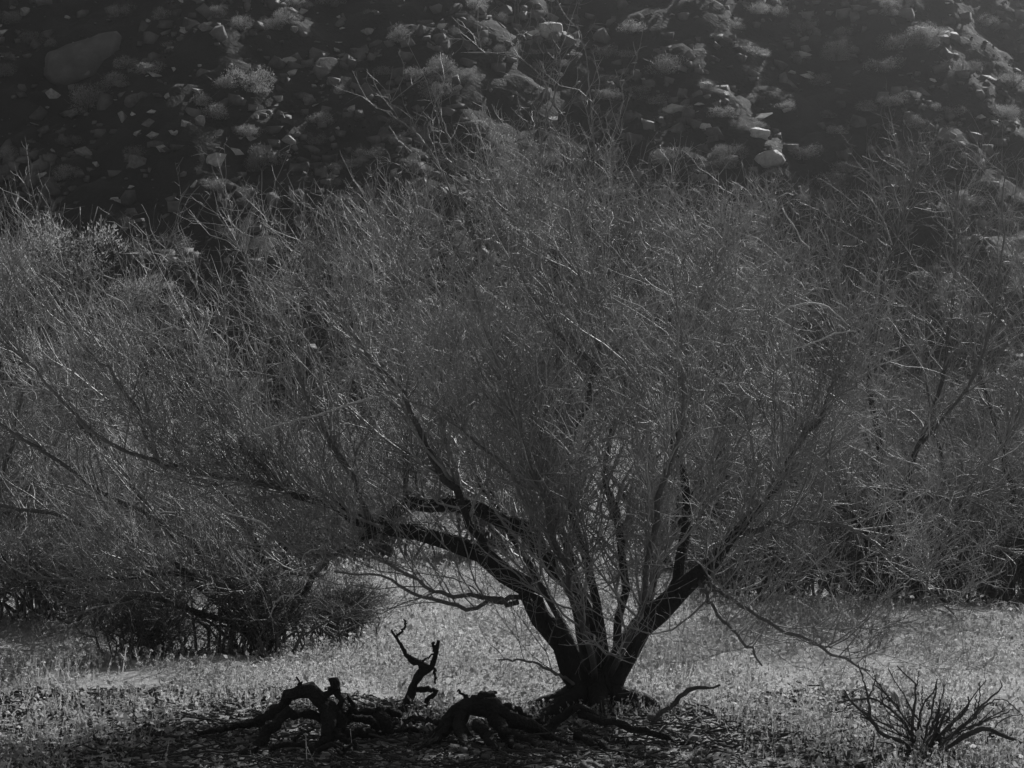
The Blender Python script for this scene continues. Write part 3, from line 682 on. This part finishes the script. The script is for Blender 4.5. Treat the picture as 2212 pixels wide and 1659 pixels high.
slope_shrub(175, 500, 300, 'wide pale leafy bush behind the low many stemmed tree', True, None, 1.0)
slope_shrub(20, 560, 260, 'pale leafy bush overlapping the wide pale bush', True, None, 1.0)
slope_shrub(300, 610, 180, 'smaller pale bush at the foot of the slope beside the wide pale bush', True)
slope_shrub(60, 78, 62, 'small fluffy shrub beside the great rounded boulder')
slope_shrub(110, 90, 45, 'tiny fluffy shrub touching the great rounded boulder')
slope_shrub(272, 130, 66, 'round ball shaped shrub below the great boulder', True)
slope_shrub(190, 205, 125, 'ragged broad shrub directly downslope of the great rounded boulder')
slope_shrub(545, 165, 115, 'tall tufted shrub in the middle of the shaded scree')
slope_shrub(375, 505, 100, 'pale grassy shrub low on the slope over the twig tops', True, None, .6)
for px, py, w in ((30, 330, 60), (20, 120, 40), (350, 25, 60), (255, 20, 60), (470, 22, 60), (520, 45, 70), (620, 30, 80), (575, 330, 90), (290, 330, 70), (470, 395, 60), (550, 350, 70), (780, 325, 60), (680, 300, 50), (860, 65, 90), (955, 130, 100), (1080, 38, 50), (1080, 102, 45), (940, 190, 80), (1050, 270, 66), (1040, 90, 40), (900, 280, 60), (1010, 160, 50), (740, 190, 50), (700, 140, 50)):
    slope_shrub(px, py, w, f"{'tiny' if w < 46 else 'small' if w < 62 else 'bushy' if w < 85 else 'broad'} grey shrub in shade {where(px, py)}", False, SG)
SH = 'hazy shrubs on the brighter part of the slope'
for px, py, w in ((1440, 120, 140), (1370, 45, 90), (1640, 102, 66), (1530, 178, 60), (1770, 165, 70), (1820, 65, 50), (2130, 40, 70), (1900, 130, 90), (1700, 222, 60), (1258, 205, 40), (1310, 322, 90), (1790, 240, 50), (2010, 225, 50), (1590, 45, 60), (1730, 50, 60), (1990, 60, 80), (2080, 130, 90), (2170, 230, 90), (1880, 220, 70), (1960, 320, 80), (2100, 330, 90), (1560, 340, 80), (1430, 330, 80), (1820, 350, 80), (1680, 20, 60), (1920, 15, 70), (2060, 230, 70), (1480, 230, 40), (1590, 262, 40), (1210, 130, 50), (1300, 110, 60), (1330, 200, 60)):
    pl = random.random() < .25
    slope_shrub(px, py, w, f"{'tiny' if w < 46 else 'small' if w < 62 else 'bushy' if w < 85 else 'broad'} {'pale' if pl else 'grey'} hazy shrub {where(px, py)}", pl, SH, random.uniform(.6, .95))

rs_ = random.Random(21)
for i in range(76):
    px = rs_.uniform(900, 2230) if i % 3 else rs_.uniform(0, 900); py = rs_.uniform(-10, 430); w = rs_.uniform(34, 95)
    pl = rs_.random() < .3
    slope_shrub(px, py, w, f"{'tiny' if w < 46 else 'small' if w < 62 else 'bushy' if w < 85 else 'broad'} {'pale' if pl else 'grey'} {'hazy ' if px > 1100 else ''}shrub {where(px, py)}", pl, SH if px > 1100 else SG, rs_.uniform(.55, .95))

# ------------------------------------------------------------------ rocks
def hull_rock(seed, n=13, flat=.7, rounded=False):
    g = random.Random(seed)
    bm = bmesh.new()
    for i in range(n if not rounded else 46):
        v = Vector((g.gauss(0, 1), g.gauss(0, 1), g.gauss(0, 1))).normalized()
        k = g.uniform(.75, 1.0) if not rounded else g.uniform(.93, 1.0)
        v *= k; v.x = max(-.85, min(.85, v.x * 1.05)); v.z = max(-.7, min(.72, v.z)) * flat; v.y *= .8
        bm.verts.new(v)
    r = bmesh.ops.convex_hull(bm, input=list(bm.verts))
    bmesh.ops.delete(bm, geom=[v for v in bm.verts if not v.link_faces], context='VERTS')
    me = bpy.data.meshes.new('rock'); bm.to_mesh(me); bm.free()
    return me
from mathutils import noise as mnoise
def boulder(seed):
    bm = bmesh.new(); bmesh.ops.create_icosphere(bm, subdivisions=3, radius=1)
    o = Vector((seed * 3.7, seed * 1.3, 0))
    for v in bm.verts:
        p = v.co.copy()
        k = 1 + .35 * mnoise.noise(p * 1.1 + o) + .16 * mnoise.noise(p * 2.6 + o) + .07 * mnoise.noise(p * 6 + o)
        v.co = p * k; v.co.y *= .8
        v.co.z = max(-.6, min(.62 + .08 * mnoise.noise(p * 2 + o), v.co.z))
    me = bpy.data.meshes.new('rock'); bm.to_mesh(me); bm.free(); return me
def rock_set(m, base, rounded=False):
    o = []
    for i in range(10):
        me = boulder(base + i) if rounded else hull_rock(base + i, 8 + i % 4, .6 + .06 * (i % 5)); me.materials.append(m)
        if rounded: me.polygons.foreach_set('use_smooth', np.ones(len(me.polygons), bool))
        o.append(me)
    return o
RK = dict(dark=rock_set(M['rock'], 200), pale=rock_set(M['pale_rock'], 300), dome=rock_set(M['pale_rock'], 400, True), bould=rock_set(M['boulder'], 500, True))
def rock_label(px, py, w, h, tone):
    size = 'tiny' if w < 13 else 'small' if w < 21 else 'middling' if w < 32 else 'large'
    form = 'flat' if h < .48 * w else 'upright' if h > 1.05 * w else 'chunky' if h > .72 * w else 'wedge shaped'
    return f'{size} {tone} {form} rock {where(px, py)}'
def rock(px, py, w, h, kind, label, group=None, rot=None, tilt=None):
    p = on_ground(px, py + h * .4); u = p[1] / FPX
    i = random.randrange(10)
    o = link('rock', RK[kind][i], None, None, (p[0], p[1], p[2] + h * u * .18))
    o.scale = (w * u * .54, w * u * .5 * random.uniform(.8, 1.1), h * u * .72)
    o.rotation_euler = (random.uniform(.1, .55) if kind == 'pale' else random.uniform(-.2, .5), random.uniform(-.4, .4) if tilt is None else tilt, random.uniform(-.6, .6) if rot is None else rot)
    tag(o, label, 'rock', group); return o
rock(178, 112, 165, 92, 'bould', 'great dark rounded boulder on the shaded slope', None, 0, -.35)
rock(468, 338, 84, 44, 'dark', 'long slab shaped boulder low on the shaded slope', None, .1, .2)
rock(512, 326, 36, 20, 'pale', 'pale lit slab leaning on the long slab boulder', None, 0, .45)
rock(182, 322, 52, 42, 'dark', 'blocky boulder just above the tops of the low many stemmed tree')
rock(290, 213, 48, 26, 'bould', 'smooth loaf shaped rock at the head of a rock cluster')
rock(630, 128, 52, 20, 'pale', 'pale oblong rock lying across the upper scree', None, 0, .1)
rock(840, 206, 16, 32, 'pale', 'slim upright pale stone standing in the scree', None, 0, .1)
rock(1190, 60, 50, 42, 'dome', 'smooth squarish grey boulder above the crown of the forked tree', None, 0, 0)
rock(1152, 72, 28, 24, 'dome', 'small round boulder next to the smooth squarish one')
rock(1735, 118, 52, 22, 'pale', 'flat white topped rock high on the hazy slope', None, 0, .1)
rock(1456, 230, 62, 34, 'pale', 'broad pale block below the hazy shrubs', None, .1, 0)
rock(1290, 268, 26, 16, 'pale', 'small white rock just over the twig tops of the forked tree')
rock(1526, 274, 28, 20, 'dome', 'small domed rock beside a long pale ledge')
rock(1640, 284, 42, 26, 'dome', 'domed rock directly below a long pale ledge')
rock(1662, 338, 60, 40, 'dome', 'large domed rock half hidden by twig tops')
rock(1640, 254, 70, 13, 'pale', 'long pale ledge of rock on the hazy slope', None, 0, -.3)
rock(1695, 236, 36, 14, 'pale', 'short pale ledge continuing the long one', None, 0, -.3)
DG = 'dark angular rocks strewn over the shaded slope'; PG = 'pale lit rocks strewn over the slope'; HG = 'rocks on the hazy slope'
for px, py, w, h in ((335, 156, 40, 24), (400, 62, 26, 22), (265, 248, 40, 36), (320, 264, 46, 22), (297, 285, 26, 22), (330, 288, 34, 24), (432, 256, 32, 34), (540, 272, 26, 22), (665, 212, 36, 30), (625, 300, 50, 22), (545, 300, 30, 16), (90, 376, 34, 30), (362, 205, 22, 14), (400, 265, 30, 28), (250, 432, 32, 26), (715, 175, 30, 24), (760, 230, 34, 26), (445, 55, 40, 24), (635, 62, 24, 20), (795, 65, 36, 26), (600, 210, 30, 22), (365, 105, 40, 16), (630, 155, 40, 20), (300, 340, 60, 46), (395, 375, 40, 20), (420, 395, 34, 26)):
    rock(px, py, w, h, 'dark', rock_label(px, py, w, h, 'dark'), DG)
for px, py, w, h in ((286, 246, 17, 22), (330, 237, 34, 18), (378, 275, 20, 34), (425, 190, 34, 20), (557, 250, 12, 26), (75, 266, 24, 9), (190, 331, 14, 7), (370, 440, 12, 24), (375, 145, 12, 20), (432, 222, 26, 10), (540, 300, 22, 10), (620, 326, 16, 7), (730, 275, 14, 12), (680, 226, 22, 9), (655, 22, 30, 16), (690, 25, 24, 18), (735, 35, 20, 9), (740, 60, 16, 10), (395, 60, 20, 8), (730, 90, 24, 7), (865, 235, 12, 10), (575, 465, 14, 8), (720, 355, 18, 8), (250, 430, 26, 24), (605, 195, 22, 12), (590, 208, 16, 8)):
    rock(px, py, w, h, 'pale', rock_label(px, py, w, h, 'pale lit'), PG)  # bright spots and lit tips drawn as separate pale stones
for px, py, w, h in ((1540, 122, 14, 8), (1970, 202, 22, 9), (1250, 178, 18, 10), (1565, 203, 28, 13), (1510, 226, 30, 7), (1620, 212, 24, 8), (1570, 328, 14, 10), (1885, 24, 26, 6), (2045, 8, 16, 6), (2052, 34, 8, 6), (2165, 140, 10, 5), (2183, 150, 10, 5), (1505, 240, 12, 6), (1790, 178, 14, 10), (1370, 137, 20, 6), (1315, 175, 14, 8), (1710, 155, 22, 14), (1745, 160, 36, 18), (1520, 178, 44, 24), (2120, 250, 24, 12), (2150, 262, 26, 14), (1965, 196, 12, 6)):
    rock(px, py, w, h, 'pale', rock_label(px, py, w, h, 'hazy pale'), HG)
rr_ = random.Random(5)
n_r = 0
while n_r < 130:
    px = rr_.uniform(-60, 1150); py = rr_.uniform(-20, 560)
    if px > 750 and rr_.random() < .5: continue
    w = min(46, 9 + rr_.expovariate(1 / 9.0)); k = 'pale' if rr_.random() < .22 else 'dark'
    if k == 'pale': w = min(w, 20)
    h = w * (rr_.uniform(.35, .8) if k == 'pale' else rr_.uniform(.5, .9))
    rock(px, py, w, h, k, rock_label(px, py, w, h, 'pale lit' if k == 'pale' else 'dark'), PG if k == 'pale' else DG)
    n_r += 1
for i in range(30):
    px = rr_.uniform(1150, 2260); py = rr_.uniform(-10, 420); w = rr_.uniform(9, 24)
    h = w * rr_.uniform(.35, .7); rock(px, py, w, h, 'pale', rock_label(px, py, w, h, 'hazy pale'), HG)

# loose scree and pebbles: nobody could count them
def scree(name, n, xr, yr, smin, smax, m, kind='stuff', left=True):
    x = rng.uniform(*xr, n * 5); y = rng.uniform(*yr, n * 5)
    keep = np.abs(x) < .27 * y + 3
    if left:
        pr = np.clip(1.0 - (x / (.23 * y)) * .2, .6, 1) * np.clip(.5 + .5 * (np.sin(x * .55 + y * .35) + np.sin(.8 * x - .5 * y + 1)), .25, 1) * (ground_z(x, y) > 1.6)
        keep &= rng.random(n * 5) < pr
    x = x[keep][:n]; y = y[keep][:n]; n = len(x)
    c = np.array([[sx, sy, sz] for sz in (-1, 1) for sy in (-1, 1) for sx in (-1, 1)], float)
    V = c[None] * (1 + rng.uniform(-.45, .25, (n, 8, 3)))
    s = smin + (smax - smin) * rng.random(n) ** 3.2
    V = V * (s[:, None] * rng.uniform([.6, .6, .3], [1.2, 1, .8], (n, 3)))[:, None, :]
    a = rng.uniform(0, 6.28, n); b = rng.normal(size=n) * .5
    ca, sa, cb_, sb = np.cos(a)[:, None], np.sin(a)[:, None], np.cos(b)[:, None], np.sin(b)[:, None]
    X, Y, Z = V[..., 0], V[..., 1], V[..., 2]
    X, Z = X * cb_ + Z * sb, -X * sb + Z * cb_
    X, Y = X * ca - Y * sa, X * sa + Y * ca
    V = np.stack([X + x[:, None], Y + y[:, None], Z + (ground_z(x, y) + s * .15)[:, None]], -1).reshape(-1, 3)
    q = np.array([[0, 2, 3, 1], [4, 5, 7, 6], [0, 1, 5, 4], [2, 6, 7, 3], [0, 4, 6, 2], [1, 3, 7, 5]])
    F = (q[None] + (np.arange(n) * 8)[:, None, None]).reshape(-1, 4)
    return tag(link(name, mesh_np(name, V, F), m), kind=kind)
tag(scree('scree', 22000, (-30, 36), (51, 118), .03, .27, M['scree']), 'loose broken stones covering the shaded slope', 'scree')

# ------------------------------------------------------------------ wild flowers and herbs
def field(n):
    y = 13 + (52 - 13) * rng.random(n * 3) ** 1.25
    x = rng.uniform(-1, 1, n * 3) * (.24 * y + 1.2)
    patch = np.sin(1.1 * x + .7 * y) + np.sin(2.3 * x - 1.1 * y + 2) + .8 * np.sin(3.9 * x + 2.2 * y + 1)
    patch = patch + .9 * np.sin(.45 * x + .3 * y + 2)
    pr = np.clip(.5 + .24 * patch, .06, 1)
    edge = 17.1 + .25 * np.sin(2.1 * x) + .2 * np.sin(5.3 * x + 1)      # bare littered soil under the crown
    bare = 1 / (1 + np.exp((y - edge) / .13)) / (1 + np.exp((np.abs(x + .5) - 2.55) / .25))
    pr *= 1 - .997 * bare
    k = rng.random(n * 3) < pr
    return x[k][:n], y[k][:n]
def plants(n):
    x, y = field(n); n = len(x); z = ground_z(x, y)
    s = .85 + (y - 13) * .03
    s = s * np.exp(rng.normal(size=n) * .3)
    H = rng.uniform(.03, .16, n) * (.8 + .25 * s) * (1 + .45 * np.sin(1.7 * x + .9 * y) * np.sin(1.1 * y - .6 * x))
    base = np.stack([x, y, z], -1)
    lean = np.stack([rng.normal(size=n) * .25, rng.normal(size=n) * .25, np.ones(n)], -1)
    top = base + lean * H[:, None]
    a0 = rng.uniform(0, 6.28, n)
    # herb leaves: 4 triangles each plant, and a thin stem
    LV = []; 
    for j in range(3):
        a = a0 + j * 2.09 + rng.normal(size=n) * .3
        st = base + lean * (H * rng.uniform(.0, .9, n))[:, None]
        d = np.stack([np.cos(a), np.sin(a), rng.uniform(.5, 1.8, n)], -1); d = nrm(d)
        l = (rng.uniform(.018, .046, n) * s)[:, None]
        sd = np.stack([-np.sin(a), np.cos(a), rng.normal(size=n) * .3], -1)
        LV.append(np.stack([st, st + d * l * .5 + sd * l * .3, st + d * l, st + d * l * .5 - sd * l * .3], 1))
    sw = np.stack([np.cos(a0), np.sin(a0) * 0, 0 * a0], -1) * (.003 * s)[:, None]
    LV.append(np.stack([base - sw, base + sw, top + sw * .6, top - sw * .6], 1))
    LV = np.concatenate(LV).reshape(-1, 3)
    herb = mesh_np('herbs', LV, np.arange(len(LV)).reshape(-1, 4))
    tag(link('herbs', herb, M['herb']), 'low green herbs and stems carpeting the flat ground', 'herbs', kind='stuff')
    # flower heads
    fl = rng.random(n) < .55
    t = top[fl]; sf = s[fl]; m = len(t)
    r = rng.uniform(.008, .017, m) * sf
    axis = nrm(lean[fl] + rng.normal(size=(m, 3)) * .35)
    u = nrm(np.cross(axis, np.array([.3, 1, .2]))); w = np.cross(axis, u)
    ang = np.arange(5) * np.pi * .4
    ring = t[:, None] + (np.cos(ang)[None, :, None] * u[:, None] + np.sin(ang)[None, :, None] * w[:, None]) * (r[:, None] * rng.uniform(.75, 1.15, (m, 5)))[..., None] - axis[:, None] * (r * .25)[:, None, None]
    V = np.concatenate([(t + axis * (r * .35)[:, None])[:, None], ring], 1).reshape(-1, 3)
    f = np.array([[0, 1 + j, 1 + (j + 1) % 5] for j in range(5)])
    F = (f[None] + (np.arange(m) * 6)[:, None, None]).reshape(-1, 3)
    tag(link('wildflowers', mesh_np('wildflowers', V, F), M['petal']), 'small pale flower heads scattered thickly over the flat ground', 'flowers', kind='stuff')
plants(64000)
# twigs and bark bits, kept dark to imitate streaked shade on the bare soil
def litter(n):
    x = rng.uniform(-4.5, 3.5, n); y = rng.uniform(13.5, 18.5, n); z = ground_z(x, y)
    a = rng.uniform(0, 6.28, n); L = .03 + .3 * rng.random(n) ** 3.2
    d = np.stack([np.cos(a), np.sin(a), rng.normal(size=n) * .12], -1)
    b = np.stack([x, y, z + .012], -1)
    P = b[:, None] + d[:, None] * (np.linspace(0, 1, 4)[None, :, None] * L[:, None, None]) + rng.normal(size=(n, 4, 3)) * .008
    P[:, :, 2] = np.maximum(P[:, :, 2], ground_z(P[:, :, 0], P[:, :, 1]) + .004)
    rad = rng.uniform(.003, .011, n)[:, None] * np.array([1, .95, .85, .6])[None]
    tag(link('litter', join_tubes('litter', [tubes(P, rad, 4)]), M['litter']), 'dark twigs and bark bits imitating the streaked shade under the tree', 'litter', kind='stuff')
litter(9000)
tag(scree('pebbles', 5000, (-5, 4), (13.3, 18), .006, .04, M['pebble'], left=False), 'small stones and clods on bare soil', 'pebbles')

# ------------------------------------------------------------------ haze
def box_mesh(name, a, b):
    V = np.array([[x, y, z] for z in (a[2], b[2]) for y in (a[1], b[1]) for x in (a[0], b[0])], float)
    F = np.array([[0, 2, 3, 1], [4, 5, 7, 6], [0, 1, 5, 4], [2, 6, 7, 3], [0, 4, 6, 2], [1, 3, 7, 5]])
    return mesh_np(name, V, F)
hm = bpy.data.materials.new('glare_air'); hm.use_nodes = True
hn = hm.node_tree; hn.nodes.clear()
ho = hn.nodes.new('ShaderNodeOutputMaterial'); hv = hn.nodes.new('ShaderNodeVolumePrincipled')
hv.inputs['Color'].default_value = (.9, .9, .9, 1); hv.inputs['Density'].default_value = GLARE_DENSITY
hv.inputs['Anisotropy'].default_value = GLARE_G
hn.links.new(hv.outputs[0], ho.inputs['Volume'])
tag(link('glare', box_mesh('glare', (-165, -65, -3), (165, 145, 74)), hm), kind='stuff')  # air volume added to stand in mostly for glare in the lens
